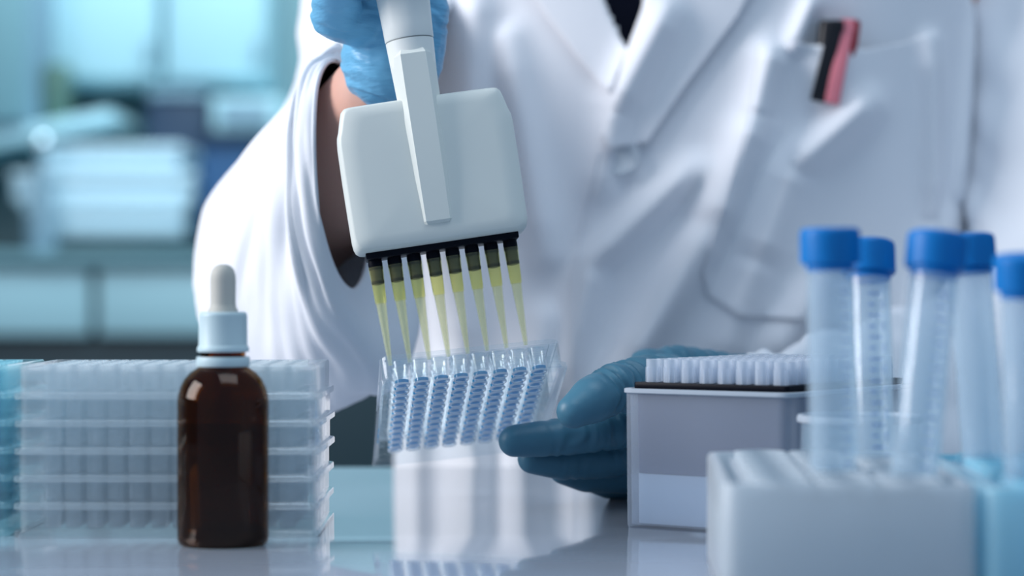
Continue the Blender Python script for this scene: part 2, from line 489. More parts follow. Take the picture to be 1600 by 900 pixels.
# black bar and nozzles
bm = newbox(-0.0348, 0.0348, -0.0085, 0.0075, 0.0008, hz+0.0005, 0.0006)
obj('nozzle_bar', bm, M_black, pip)
NX = [(-31.0+8.86*i)/1000 for i in range(8)]
noz = None; tip0 = None
names = ['leftmost', 'second from left', 'third from left', 'fourth from left', 'fourth from right', 'third from right', 'second from right', 'rightmost']
TIPM = M_tip
for i, x in enumerate(NX):
    if noz is None:
        bm = bmesh.new()
        lathe(bm, [(0, 0.0012), (0.0031, 0.0012), (0.0033, -0.0012), (0.0031, -0.0036), (0.0029, -0.0040), (0.0028, -0.0085), (0.0030, -0.0092), (0.0028, -0.0102), (0.0012, -0.0106), (0, -0.0106)], 24)
        noz = obj('nozzle', bm, M_black, pip)
        n_ = noz
    else:
        n_ = noz.copy(); COL.objects.link(n_); n_.parent = pip
    n_.location = (x, 0, 0)
    Mt = PM @ Matrix.Translation((x, 0, -0.0024))
    if tip0 is None:
        a = bmesh.new(); r = 0.0034; cl = 0.0165; length = 0.0450
        lathe(a, [(r*0.72, -cl), (r*0.68, -cl-0.003), (0.0010, -length), (0.0005, -length), (r*0.55, -cl-0.003), (r*0.62, -cl)], 20)
        b = bmesh.new()
        lathe(b, [(r, 0), (r*1.0, -0.0004), (r*0.86, -cl*0.6), (r*0.80, -cl), (r*0.60, -cl-0.0001), (r*0.74, -cl+0.002), (r*0.80, -cl*0.6), (r*0.9, -0.0004), (r, 0)], 20)
        tip0 = obj('pipette_tip', a, M_tip); tc = obj('collar', b, M_tip_thick, tip0)
        t_ = tip0
    else:
        t_ = copy_tree(tip0)
    t_.matrix_world = Mt
    tag(t_, 'yellow tip on the multichannel pipette, %s of the eight' % names[i], 'pipette tip', 'yellow tips fitted on the multichannel pipette')

# ------------------------------------------------------------------ stacks of plates on the left
ordn = ['bottom', 'second from the bottom', 'third from the bottom', 'third from the top', 'second from the top', 'topmost']
stack0 = make_plate(M_stack, M_stack)
SX, SY = -0.1440, 0.960+0.0428
ROTS = math.radians(90)
for k in range(6):
    s_ = stack0 if k == 0 else copy_tree(stack0)
    s_.location = (SX+random.uniform(-.0006, .0006), SY+random.uniform(-.0006, .0006), 0.0115*k)
    s_.rotation_euler = (0, 0, ROTS+random.uniform(-.004, .004))
    tag(s_, 'clear microplate stacked behind the brown dropper bottle, %s of six' % ordn[k], 'well plate', 'clear microplates stacked behind the dropper bottle')
    if k == 5:
        for (wx_, wy_) in ((WX[1], WY[2]), (WX[1], WY[3])):
            pass
# drops of dark blue liquid in two wells of the topmost plate
top_plate = s_
for (i, j) in ((6, 1), (6, 2), (6, 3)):
    b = bmesh.new()
    lathe(b, [(0, 0), (0.0022, 0.0), (0.0028, 0.0006), (0.0030, 0.0020), (0, 0.0022)], 16)
    o = obj('sample', b, M_dark_liquid, top_plate); o.location = (WX[i], WY[j], 0.0039)
stack1 = copy_tree(stack0)
def recolor(o, m):
    for c in o.children:
        c.data = c.data.copy(); c.data.materials.clear(); c.data.materials.append(m)
recolor(stack1, M_stack_cyan)
for k in range(6):
    s_ = stack1 if k == 0 else copy_tree(stack1)
    s_.location = (-0.1440-0.1277-0.002, SY+0.004+random.uniform(-.0006, .0006), 0.0115*k)
    s_.rotation_euler = (0, 0, ROTS+random.uniform(-.003, .003))
    tag(s_, 'cyan tinted microplate at the left picture edge, %s of its stack' % ordn[k], 'well plate', 'cyan microplates stacked at the left edge')

# ------------------------------------------------------------------ dropper bottle
bot = empty('dropper_bottle', (P(348.5, 450, 0.933).x, 0.933, 0))
tag(bot, 'brown glass dropper bottle with ribbed white cap and cream rubber bulb', 'bottle')
bm = bmesh.new()
outp = [(0, 0.0009), (0.0140, 0.0006), (0.0168, 0.0002), (0.0180, 0.0012), (0.0184, 0.0035), (0.0184, 0.0580), (0.0181, 0.0608), (0.0172, 0.0640), (0.0156, 0.0672), (0.0132, 0.0698), (0.0112, 0.0712), (0.0094, 0.0722), (0.0090, 0.0735), (0.0090, 0.082)]
lathe(bm, outp, 64)
inn = [(0, 0.0065), (0.0150, 0.0065), (0.0167, 0.0085), (0.0168, 0.058), (0.0160, 0.0628), (0.0140, 0.0665), (0.0100, 0.0700), (0.0074, 0.0720), (0.0074, 0.082), (0.0090, 0.082)]
lathe(bm, inn, 64)
glass = obj('glass_body', bm, M_amber, bot, sharp=60)
bm = bmesh.new()
lathe(bm, [(0, 0.0012), (0.0145, 0.0011), (0.0172, 0.0008), (0.0177, 0.0020), (0.0180, 0.0050), (0.0175, 0.0072), (0.0160, 0.0080), (0, 0.0070)], 64)
obj('glass_base', bm, M_amber_base, bot)
bm = bmesh.new()
lathe(bm, [(0, 0.0078), (0.0155, 0.0078), (0.0164, 0.0090), (0.0164, 0.0480), (0.0160, 0.0482), (0, 0.0480)], 48)
obj('contents', bm, M_serum, bot)
bm = bmesh.new()
lathe(bm, [(0.0092, 0.0722), (0.0105, 0.0722), (0.0108, 0.0728), (0.0108, 0.0755), (0.0105, 0.0762), (0.0092, 0.0762), (0.0092, 0.0722)], 48)
obj('tamper_ring', bm, M_white_cap, bot)
bm = bmesh.new()
lathe(bm, [(0, 0.0805), (0.0091, 0.0782), (0.0103, 0.0782), (0.0105, 0.0790), (0.0104, 0.0800), (0.0099, 0.0806), (0.0098, 0.0812), (0.0097, 0.0925), (0.0095, 0.0938), (0.0088, 0.0943), (0, 0.0943)], 96, ribs=(0.0811, 0.0926, 0.0004))
obj('cap', bm, M_white_cap, bot, sharp=60)
bm = bmesh.new()
lathe(bm, [(0, 0.0943), (0.0062, 0.0943), (0.0060, 0.0952), (0.0053, 0.0962), (0.0051, 0.098), (0.0052, 0.1070), (0.0051, 0.1090), (0.0045, 0.1113), (0.0032, 0.1129), (0.0015, 0.1136), (0, 0.1137)], 48)
obj('rubber_bulb', bm, M_rubber, bot)
bm = bmesh.new()
lathe(bm, [(0, 0.015), (0.0012, 0.016), (0.0034, 0.024), (0.0036, 0.082), (0, 0.082)], 24)
obj('dropper_tube', bm, M_pipet_glass, bot)

# ------------------------------------------------------------------ tip box with its tips
th = math.radians(-35)
tb = empty('tip_box'); 
P0 = Vector((0.0616, 1.004, 0)); e1 = Vector((math.cos(th), math.sin(th), 0)); e2 = Vector((-math.sin(th), math.cos(th), 0))
ctr = P0+e1*0.0315+e2*0.0495
tb.location = ctr; tb.rotation_euler = (0, 0, th)
tag(tb, 'grey and frosted white pipette tip box with a black deck full of clear tips', 'tip box')
BW, BL = 0.0825, 0.1205
zr = 0.0605
bm = bmesh.new()
loft_loops(bm, [rloop(BW-0.002, BL-0.002, 0.005, 0), rloop(BW-0.001, BL-0.001, 0.0055, 0.001), rloop(BW, BL, 0.006, zr-0.002),
                rloop(BW-0.003, BL-0.003, 0.005, zr-0.002), rloop(BW-0.004, BL-0.004, 0.005, 0.0015)], True, True)
obj('base', bm, M_boxshell, tb, sharp=50)
bm = bmesh.new()
loft_loops(bm, [rloop(BW+0.0, BL+0.0, 0.006, zr-0.0022), rloop(BW+0.002, BL+0.002, 0.007, zr-0.0018), rloop(BW+0.002, BL+0.002, 0.007, zr-0.0002),
                rloop(BW+0.001, BL+0.001, 0.0065, zr), rloop(BW-0.003, BL-0.003, 0.005, zr), rloop(BW-0.003, BL-0.003, 0.005, zr-0.0022)], closed=True)
obj('rim', bm, M_boxrim, tb)
bm = bmesh.new()
loft_loops(bm, [rloop(BW-0.0085, BL-0.0085, 0.005, 0.0237), rloop(BW-0.0075, BL-0.0075, 0.005, zr-0.001), rloop(BW-0.0100, BL-0.0100, 0.004, zr-0.001), rloop(BW-0.0105, BL-0.0105, 0.004, 0.0237)], closed=True)
obj('insert', bm, M_liner, tb, sharp=50)
bm = bmesh.new()
loft_loops(bm, [rloop(BW-0.0085, BL-0.0085, 0.005, 0.002), rloop(BW-0.0083, BL-0.0083, 0.005, 0.0235), rloop(BW-0.0102, BL-0.0102, 0.004, 0.0235), rloop(BW-0.0105, BL-0.0105, 0.004, 0.002)], closed=True)
obj('lower_insert', bm, M_lower, tb, sharp=50)
bm = bmesh.new()
TX = [(-31.5+9*i)/1000 for i in range(8)]; TY = [(-49.5+9*i)/1000 for i in range(12)]
zd0, zd1 = zr-0.0005, zr+0.0026
holed_deck(bm, TX, TY, 0.009, 0.009, 0.0031, zd1-0.0012, zd1, n=16)
loft_loops(bm, [rloop(0.0755, 0.1115, 0.002, zd0), rloop(0.0760, 0.1120, 0.002, zd0+0.0006), rloop(0.0760, 0.1120, 0.002, zd1-0.0004), rloop(0.0756, 0.1116, 0.002, zd1),
                rloop(0.0716, 0.1076, 0.0002, zd1), rloop(0.0716, 0.1076, 0.0002, zd0)], closed=True)
obj('deck', bm, M_black, tb, sharp=40)
bm = bmesh.new()
r = 0.0031; cl = 0.0115; length = 0.0435
lathe(bm, [(r*1.02, 0), (r*1.03, -0.0006), (r*0.98, -cl+0.001), (r*0.96, -cl), (r*0.62, -cl-0.0005), (0.0006, -length), (0.0004, -length), (r*0.5, -cl-0.001), (r*0.8, -cl+0.001), (r*0.88, -0.0004), (r*1.02, 0)], 20)
for k in range(8):
    a = 2*PI*k/8
    M = Matrix.Rotation(a, 4, 'Z')
    box(bm, r*0.97, r*1.12, -0.00025, 0.00025, -cl+0.0005, -0.0035, M=M)
bt = obj('pipette_tip', bm, M_tip_clear, sharp=45)
TBM = Matrix.Translation(ctr) @ Matrix.Rotation(th, 4, 'Z')
rows = ['front row', 'second row', 'third row', 'fourth row', 'fifth row', 'sixth row', 'seventh row', 'eighth row', 'ninth row', 'tenth row', 'eleventh row', 'rearmost row']
colsn = ['leftmost', 'second from left', 'third from left', 'fourth from left', 'fourth from right', 'third from right', 'second from right', 'rightmost']
first = True
for j, y in enumerate(TY):
    for i, x in enumerate(TX):
        o = bt if first else bt.copy()
        if not first: COL.objects.link(o)
        first = False
        o.matrix_world = TBM @ Matrix.Translation((x, y, zd1+0.0100)) @ Matrix.Rotation(random.uniform(0, 0.7), 4, 'Z')
        tag(o, 'clear tip in the black tip box deck, %s, %s' % (rows[j], colsn[i]), 'pipette tip', 'clear tips standing in the tip box')

# ------------------------------------------------------------------ foreground racks and tubes
def make_rack(m, W, L, hh, cols, rws, px, py, name='tube_rack'):
    root = empty(name)
    bm = bmesh.new()
    z0 = 0.0
    loft_loops(bm, [rloop(W-0.002, L-0.002, 0.005, z0), rloop(W, L, 0.006, z0+0.001), rloop(W, L, 0.006, hh-0.0015), rloop(W-0.002, L-0.002, 0.005, hh),
                    rloop(W-0.006, L-0.006, 0.004, hh), rloop(W-0.006, L-0.006, 0.004, z0+0.002)], True, True)
    obj('body', bm, m, root, sharp=50)
    bm = bmesh.new()
    holed_deck(bm, cols, rws, px, py, 0.0091, hh-0.004, hh-0.0022, n=24)
    for cx in cols:
        for cy in rws:
            lathe(bm, [(0.0091, hh-0.0022), (0.0098, hh-0.0022), (0.0098, hh+0.001), (0.0091, hh+0.001), (0.0091, hh-0.0022)], 24, (cx, cy, 0))
    obj('deck', bm, m, root, sharp=50)
    return root
ya = math.radians(-3)
rk1 = make_rack(M_rack, 0.082, 0.150, 0.0405, [-0.021, 0, 0.021], [-0.063+0.021*i for i in range(7)], 0.0238, 0.021)
rk1.location = (0.1125, 0.817, 0); rk1.rotation_euler = (0, 0, ya)
tag(rk1, 'frosted grey tube rack in the right foreground, in front of the tip box', 'tube rack')
rk2 = make_rack(M_rack_cyan, 0.082, 0.150, 0.0400, [-0.021, 0, 0.021], [-0.063+0.021*i for i in range(7)], 0.0238, 0.021)
rk2.location = (0.1965, 0.812, 0); rk2.rotation_euler = (0, 0, ya)
tag(rk2, 'pale cyan tube rack cut off by the right edge of the picture', 'tube rack')

def tube_body():
    bm = bmesh.new()
    o_ = [(0, 0.0), (0.0018, 0.0003), (0.0030, 0.0016), (0.0078, 0.0215), (0.0082, 0.0235), (0.0083, 0.1065)]
    i_ = [(0.0074, 0.1065), (0.0073, 0.0235), (0.0069, 0.0215), (0.0022, 0.0022), (0, 0.0015)]
    lathe(bm, o_+i_, 40)
    return bm
def marks_bm():
    bm = bmesh.new()
    for k in range(18):
        z = 0.026+k*0.0042
        wdt = 0.55 if k % 2 else 0.30
        rr = 0.00838
        a0 = -PI/2-0.2
        vs0 = []; vs1 = []
        for q in range(6):
            a = a0+wdt*q/5
            vs0.append(bm.verts.new((rr*math.cos(a), rr*math.sin(a), z)))
            vs1.append(bm.verts.new((rr*math.cos(a), rr*math.sin(a), z+0.0005)))
        for q in range(5): bm.faces.new((vs0[q], vs0[q+1], vs1[q+1], vs1[q]))
        if k % 2 == 0:
            b0 = a0+0.62
            for dz in (0.0, 0.0011, 0.0022):
                v = [bm.verts.new((rr*math.cos(b0+s), rr*math.sin(b0+s), z-0.0007+dz+u)) for s, u in ((0, 0), (0.14, 0), (0.14, 0.0004), (0, 0.0004))]
                bm.faces.new(v)
    return bm
tube0 = empty('centrifuge_tube')
obj('tube', tube_body(), M_tube, tube0, sharp=60)
bm = bmesh.new()
lathe(bm, [(0, 0.1070), (0.0084, 0.1050), (0.0084, 0.1072), (0.0101, 0.1074), (0.0104, 0.1080), (0.0104, 0.1178), (0.0100, 0.1192), (0.0090, 0.1198), (0, 0.1198)], 96, ribs=(0.1079, 0.1179, 0.0005))
obj('cap', bm, M_bluecap, tube0, sharp=60)
obj('graduations', marks_bm(), M_tube_mark, tube0)
def rack_pt(rk, u, v, z=0.005):
    c, s = math.cos(rk.rotation_euler[2]), math.sin(rk.rotation_euler[2])
    return Vector((rk.location.x+u*c-v*s, rk.location.y+u*s+v*c, z))
def place_tube(o, foot, top_px, top_py, top_d, label, rot=0.0):
    """tube stands on foot and its cap centre is seen at the pixel"""
    T = P(top_px, top_py, top_d)
    d = (T-foot).normalized()
    q = Vector((0, 0, 1)).rotation_difference(d)
    o.location = foot; o.rotation_mode = 'QUATERNION'
    from mathutils import Quaternion
    o.rotation_quaternion = q @ Quaternion((0, 0, 1), rot)
    tag(o, label, 'tube', 'blue capped tubes in the foreground racks')
place_tube(tube0, rack_pt(rk1, 0.0, -0.021), 1297, 380, 0.796, 'clear tube with blue screw cap, leftmost of those standing in the foreground racks', 0.5)
t = copy_tree(tube0); place_tube(t, rack_pt(rk1, 0.021, 0.042), 1356, 390, 0.885, 'blue capped clear tube standing just behind and to the right of the leftmost one', 0.0)
t = copy_tree(tube0); place_tube(t, rack_pt(rk1, 0.021, -0.042), 1464, 384, 0.790, 'blue capped tube with printed graduations, middle one, leaning to the right at its top', 0.3)
t = copy_tree(tube0); place_tube(t, rack_pt(rk2, -0.021, 0.042), 1512, 391, 0.868, 'blue capped tube half hidden behind the graduated middle tube', 1.5)
t = copy_tree(tube0); place_tube(t, rack_pt(rk2, -0.021, -0.042), 1601, 424, 0.76, 'blue capped tube cut off by the right edge, its cap lower than the others', 2.2)
t.scale = (0.97, 0.97, 0.955); t.location.z = 0.0015

# clear cup behind the racks
cup = empty('sample_cup', (0.1405, 0.931, 0))
tag(cup, 'clear plastic cup with a rolled rim between the tip box and the foreground rack', 'cup')
bm = bmesh.new()
lathe(bm, [(0, 0), (0.0245, 0), (0.0250, 0.001), (0.0243, 0.030), (0.0236, 0.0515), (0.0228, 0.0515), (0.0235, 0.030), (0.0240, 0.0015), (0, 0.0012)], 64)
obj('wall', bm, M_beaker, cup, sharp=60)
bm = bmesh.new()
lathe(bm, [(0.0236, 0.0495), (0.0252, 0.0500), (0.0254, 0.0515), (0.0248, 0.0528), (0.0232, 0.0528), (0.0228, 0.0515), (0.0236, 0.0495)], 64)
obj('rim', bm, M_boxrim, cup)

# ------------------------------------------------------------------ the person
# torso of the coat: front surface as a function of x and z
TC = Vector((0.113, 1.555)); TA, TB = 0.192, 0.140
def pw(px, py, d=1.42): return ((px-800)*d/F, H-(py-450)*d/F)
RIDGES = [ # x0,y0,x1,y1,width px,height mm
 (1085, 260, 925, 410, 26, 9), (925, 410, 880, 600, 30, 8),
 (1200, 80, 1172, 190, 34, 10), (1172, 190, 1110, 350, 38, 15), (1110, 350, 975, 575, 34, 15), (975, 575, 900, 760, 40, 12),
 (1365, 160, 1235, 262, 34, 9), (1235, 262, 1180, 400, 44, 8), (1180, 400, 1120, 560, 40, 6),
 (1268, 0, 1232, 80, 20, 7), (1465, 60, 1470, 330, 24, 7), (1500, 340, 1420, 560, 40, 9),
 (1040, 20, 960, 170, 34, 8), (960, 170, 935, 300, 30, 5),
 (735, -20, 730, 200, 44, 9), (790, 60, 850, 400, 36, 7), (690, 250, 720, 560, 40, 9), (620, 380, 640, 760, 34, 12),
 (850, 500, 800, 800, 34, 8), (1300, 420, 1200, 560, 40, 7), (700, 560, 760, 820, 30, 10), (1560, 0, 1525, 300, 22, 8),
]
RD = []
for (x0, y0, x1, y1, wd, a) in RIDGES:
    p = pw(x0, y0); q = pw(x1, y1)
    RD.append((p[0], p[1], q[0], q[1], wd*0.85*1.42/F, 1.7*a/1000))
RD = np.array(RD)
def seg_dist(x, z, r):
    dx, dz = r[2]-r[0], r[3]-r[1]
    L2 = dx*dx+dz*dz
    t = ((x-r[0])*dx+(z-r[1])*dz)/L2
    tc = np.clip(t, 0, 1)
    ex_ = x-(r[0]+tc*dx); ez_ = z-(r[1]+tc*dz)
    return np.sqrt(ex_**2+ez_**2), t
def folds(x, z):
    x = np.asarray(x, float); z = np.asarray(z, float)
    s = np.zeros_like(x)
    for r in RD:
        d, t = seg_dist(x, z, r)
        end = np.clip(np.minimum(t+0.15, 1.15-t)/0.3, 0, 1)
        v = r[5]*np.exp(-(d/r[4])**2)*(0.35+0.65*end)
        s = np.maximum(s, v)*0.75+ (s+v)*0.25
    return s
# coat front edge (overlap) line: the wearer's right... panel on the viewer's right lies on top
EDGE = [pw(1015, -20), pw(977, 81), pw(945, 180), pw(915, 320), pw(898, 450), pw(893, 600), pw(900, 900), pw(900, 1400)]
def edge_x(z):
    zs = [e[1] for e in EDGE][::-1]; xs = [e[0] for e in EDGE][::-1]
    return np.interp(z, zs, xs)
def base_y(x, z):
    x = np.asarray(x, float); z = np.asarray(z, float)
    u = np.clip(np.abs((x-TC.x)/TA), 0, 0.9999)
    prof = (1-u**2.6)**(1/2.6)
    return TC.y-TB*prof
def front_y(x, z):
    y = base_y(x, z)-folds(x, z)
    ov = 1/(1+np.exp(-(np.asarray(x)-edge_x(z))/0.0007))
    return y-0.0035*ov

person_label = 'person in white lab coat and blue gloves holding the pipette and the tilted plate'
# body
def V(*a): return Vector(a)
SHR = V(-0.075, 1.56, 0.40)   # shoulder at the viewer's left
SHL = P(1700, -120, 1.57)
ELR = P(462, 365, 1.275); WRR = P(597, 150, 1.128)
ELL = P(1655, 555, 1.43); WRL = P(1150, 632, 1.165)
chains = [
    [(V(0.097, 1.57, -0.33), 0.10), (V(0.097, 1.57, 0.0), 0.095), (V(0.097, 1.57, 0.25), 0.10), (V(0.097, 1.575, 0.40), 0.07), (V(0.095, 1.58, 0.52), 0.052)],
    [(V(0.02, 1.57, -0.33), 0.095), (V(0.03, 1.57, 0.0), 0.09), (V(0.01, 1.565, 0.30), 0.085), (SHR, 0.04)],
    [(V(0.175, 1.57, -0.33), 0.095), (V(0.165, 1.57, 0.0), 0.09), (V(0.19, 1.565, 0.30), 0.085), (SHL, 0.045)],
    [(SHR, 0.030), (P(610, 5, 1.475), 0.024), (P(575, 120, 1.42), 0.022), (P(505, 215, 1.355), 0.021), (ELR, 0.031), (ELR.lerp(WRR, .4), 0.038), (ELR.lerp(WRR, .75), 0.030), (WRR, 0.0255)],
    [(SHL, 0.035), (P(1692, 100, 1.52), 0.030), (P(1684, 340, 1.47), 0.029), (ELL, 0.025), (P(1490, 635, 1.385), 0.022), (P(1310, 648, 1.28), 0.020), (WRL, 0.022), (WRL+(WRL-ELL).normalized()*0.03, 0.022)],
    [(V(0.095, 1.57, 0.60), 0.075), (V(0.095, 1.555, 0.66), 0.085), (V(0.095, 1.56, 0.70), 0.080)],
    [(V(0.095, 1.58, 0.50), 0.052), (V(0.095, 1.575, 0.60), 0.056)],
    [(V(0.095, 1.478, 0.655), 0.010), (V(0.095, 1.466, 0.632), 0.012)],
    [(V(0.012, 1.575, 0.65), 0.012), (V(0.010, 1.578, 0.635), 0.010)], [(V(0.178, 1.575, 0.65), 0.012), (V(0.180, 1.578, 0.635), 0.010)],
]
body = obj('person', voxel_union(chains, 0.005, 5), M_skin, sharp=180)
tag(body, person_label, 'person')
# shirt
def torso_shell(off, m, name, z0, z1, opening=None, front=front_y, nx=None):
    bm = bmesh.new()
    NA = 420; zs = np.arange(z0, z1, 0.0032)
    th_ = np.linspace(0, 2*PI, NA, endpoint=False)
    # spread points evenly on the front by x
    verts = []
    for z in zs:
        k = 1.0
        if z > 0.34: k = max(0.42, 1-((z-0.34)/0.13)**2*0.58)
        fx = np.cos(th_); sy = np.sin(th_)
        u = np.sign(fx)*np.abs(fx)**(2/2.6)
        v = np.sign(sy)*np.abs(sy)**(2/2.6)
        x = TC.x+(TA-off)*u*k
        yb = TC.y+(TB-off)*np.abs(v)*k
        fr = front(TC.x+(x-TC.x)/k, np.full_like(x, z))
        yf = TC.y+(fr-TC.y)*k+off
        y = np.where(sy >= 0, yb, np.minimum(yf, TC.y))
        verts.append([bm.verts.new((a, b, z)) for a, b in zip(x, y)])
    for A, B, z in zip(verts[:-1], verts[1:], zs):
        for i in range(NA):
            j = (i+1) % NA
            if opening:
                c = (A[i].co+B[j].co)/2
                if c.y < TC.y and opening(c.x, c.z): continue
            bm.faces.new((A[i], A[j], B[j], B[i]))
    o = obj(name, bm, m, body, sharp=180)
    return o
def in_poly(x, z, poly):
    c = False; n = len(poly); j = n-1
    for i in range(n):
        xi, zi = poly[i]; xj, zj = poly[j]
        if (zi > z) != (zj > z) and x < (xj-xi)*(z-zi)/(zj-zi)+xi: c = not c
        j = i
    return c
VN = [pw(978, 84), pw(945, 8), pw(900, -120), pw(860, -330), pw(1120, -330), pw(1060, -120), pw(1015, 0)]
coat = torso_shell(0.0, M_coat, 'lab_coat', -0.34, 0.47, opening=lambda x, z: in_poly(x, z, VN))
sm = coat.modifiers.new('thickness', 'SOLIDIFY'); sm.thickness = 0.0012; sm.offset = -1
coat['label'] = 'white lab coat with folds across the chest'
shirt = torso_shell(0.016, M_shirt, 'shirt', -0.33, 0.45, front=base_y)
shirt['label'] = 'dark navy shirt at the neck opening'

def snap(x, z, poly):
    best = None
    n = len(poly)
    for i in range(n):
        (x0, z0), (x1, z1) = poly[i], poly[(i+1) % n]
        dx, dz = x1-x0, z1-z0
        t = max(0, min(1, ((x-x0)*dx+(z-z0)*dz)/(dx*dx+dz*dz)))
        qx, qz = x0+t*dx, z0+t*dz
        d = (x-qx)**2+(z-qz)**2
        if best is None or d < best[0]: best = (d, qx, qz)
    return best
def cloth_patch(name, poly_px, off, thick, m, parent, res=0.0018, bulge=None, front=front_y):
    poly = [pw(*p) for p in poly_px]
    xs = [p[0] for p in poly]; zs = [p[1] for p in poly]
    X = np.arange(min(xs), max(xs)+res, res); Z = np.arange(min(zs), max(zs)+res, res)
    gx, gz = np.meshgrid(X, Z)
    Y = front(gx, gz)-off
    if bulge is not None: Y = Y-bulge(gx, gz)
    bm = bmesh.new(); vs = {}
    def gv(i, j):
        if (i, j) not in vs: vs[(i, j)] = bm.verts.new((gx[j, i], Y[j, i], gz[j, i]))
        return vs[(i, j)]
    for j in range(len(Z)-1):
        for i in range(len(X)-1):
            if in_poly((X[i]+X[i+1])/2, (Z[j]+Z[j+1])/2, poly):
                bm.faces.new((gv(i, j), gv(i+1, j), gv(i+1, j+1), gv(i, j+1)))
    for v in bm.verts:
        if v.is_boundary:
            d, qx, qz = snap(v.co.x, v.co.z, poly)
            yy = float(front(qx, qz))-off-(float(bulge(qx, qz)) if bulge is not None else 0)
            v.co = (qx, yy, qz)
    o = obj(name, bm, m, parent, sharp=180)
    s = o.modifiers.new('thickness', 'SOLIDIFY'); s.thickness = thick; s.offset = -1
    return o
# lapels
cloth_patch('lapel', [(1015, -60), (1000, 20), (977, 82), (950, 175), (934, 215), (950, 235), (1010, 225), (1075, 130), (1150, 30), (1200, -60)], 0.0060, 0.0015, M_coat, coat)
cloth_patch('lapel', [(930, -60), (945, 8), (977, 82), (950, 150), (905, 95), (850, 20), (800, -60)], 0.0045, 0.0015, M_coat, coat)
# pocket with pens in it
pen_x = pw(1300, 100)
def pbulge(x, z):
    c = pw(1305, 100)
    return 0.0125*np.exp(-((x-c[0])/0.024)**2-((z-c[1])/0.036)**2)
PK = [(1180, 72), (1262, 74), (1350, 78), (1420, 62), (1478, 38), (1482, 200), (1474, 340), (1440, 500), (1290, 500), (1150, 490), (1105, 460), (1092, 425), (1130, 300), (1165, 180)]
cloth_patch('pocket', PK, 0.0026, 0.0008, M_coat, coat, bulge=pbulge)
for a, b in zip(PK[4:], PK[5:]+PK[:1]):   # stitched seam along the pocket's sides
    (x0, y0), (x1, y1) = a, b
    L = math.hypot(x1-x0, y1-y0)
    nx_, ny_ = -(y1-y0)/L*4, (x1-x0)/L*4
seam_pts = PK[4:]+PK[:1]
bm = bmesh.new()
def tube_path(bm, pts, r, n=8):
    rings = []
    for k, p in enumerate(pts):
        t_ = (pts[min(k+1, len(pts)-1)]-pts[max(k-1, 0)]).normalized()
        a = t_.cross(Vector((0, 1, 0)));
        if a.length < 1e-3: a = t_.cross(Vector((1, 0, 0)))
        a.normalize(); b = t_.cross(a)
        rings.append([bm.verts.new(p+(a*math.cos(2*PI*i/n)+b*math.sin(2*PI*i/n))*r) for i in range(n)])
    for A, B in zip(rings[:-1], rings[1:]):
        for i in range(n): bm.faces.new((A[i], A[(i+1) % n], B[(i+1) % n], B[i]))
    bm.faces.new(rings[0][::-1]); bm.faces.new(rings[-1])
def on_coat(ptspx, off, step=6):
    out = []
    for (x0, y0), (x1, y1) in zip(ptspx[:-1], ptspx[1:]):
        n = max(2, int(math.hypot(x1-x0, y1-y0)/step))
        for k in range(n):
            px, py = x0+(x1-x0)*k/n, y0+(y1-y0)*k/n
            x, z = pw(px, py); out.append(Vector((x, float(front_y(x, z))-off, z)))
    return out
tube_path(bm, on_coat(seam_pts, 0.0025), 0.0006)
obj('pocket_seam', bm, M_coat_seam, coat)
bm = bmesh.new()
tube_path(bm, on_coat([(935, 240), (915, 330), (898, 450), (893, 600), (900, 760)], 0.0005), 0.0011)
obj('front_edge', bm, M_coat_seam, coat)
# button
bx, bz = pw(969, 247)
bm = bmesh.new()
lathe(bm, [(0, 0.0), (0.0105, 0.0), (0.0115, 0.0012), (0.0112, 0.0024), (0.0095, 0.0028), (0.0080, 0.0020), (0.0, 0.0018)], 40)
for sx in (-1, 1):
    for sz in (-1, 1):
        lathe(bm, [(0, 0.0017), (0.0011, 0.0017), (0.0011, 0.0021), (0, 0.0021)], 10, (sx*0.0022, sz*0.0022, 0))
btn = obj('button', bm, M_button, coat)
btn.location = (bx, float(front_y(bx, bz))-0.0002, bz); btn.rotation_euler = (math.radians(90), 0, math.radians(-8))
btn['label'] = 'round four hole button'

# pens
def zyx(d):
    z = d.normalized(); x = Vector((0, 1, 0)).cross(z).normalized(); y = z.cross(x)
    return Matrix((x, y, z)).transposed().to_4x4()
def make_pen(m_body, m_clip, topx, topy, botx, boty, cx0, cy0, cx1, cy1, label):
    x0, z0 = pw(topx, topy); x1, z1 = pw(botx, boty)
    y0 = float(base_y(x0, z0)); y1 = y0
    a = Vector((x0, float(front_y(x0, z0))-0.0085, z0)); b = Vector((x1, float(front_y(x1, z1))-0.0070, z1))
    root = empty('pen', b)
    d = a-b; L = d.length
    M = d.to_track_quat('Z', 'Y').to_matrix().to_4x4()
    bm = bmesh.new()
    lathe(bm, [(0, -0.012), (0.002, -0.010), (0.0036, -0.002), (0.0042, L*0.4), (0.0052, L*0.42), (0.0054, L-0.002), (0.0045, L), (0, L)], 24)
    bmesh.ops.transform(bm, matrix=M, verts=bm.verts)
    obj('barrel', bm, m_body, root)
    xa, za = pw(cx0, cy0); xb, zb = pw(cx1, cy1)
    A = Vector((xa, float(front_y(xa, za))-0.0200, za)); B = Vector((xb, float(front_y(xb, zb))-0.0075-float(pbulge(xb, zb)), zb))
    bm = bmesh.new()
    dd = (A-B); Lc = dd.length
    Mc = Matrix.Translation(B-b) @ zyx(dd)
    box(bm, -0.0045, 0.0045, -0.0012, 0.0012, 0, Lc, 0.0009)
    bmesh.ops.transform(bm, matrix=Mc, verts=bm.verts)
    box(bm, *(sorted((A.x-b.x-0.0042, A.x-b.x+0.0042))), A.y-b.y-0.001, a.y-b.y, A.z-b.z-0.006, A.z-b.z+0.001, 0.0006)
    obj('clip', bm, m_clip, root)
    tag(root, label, 'pen')
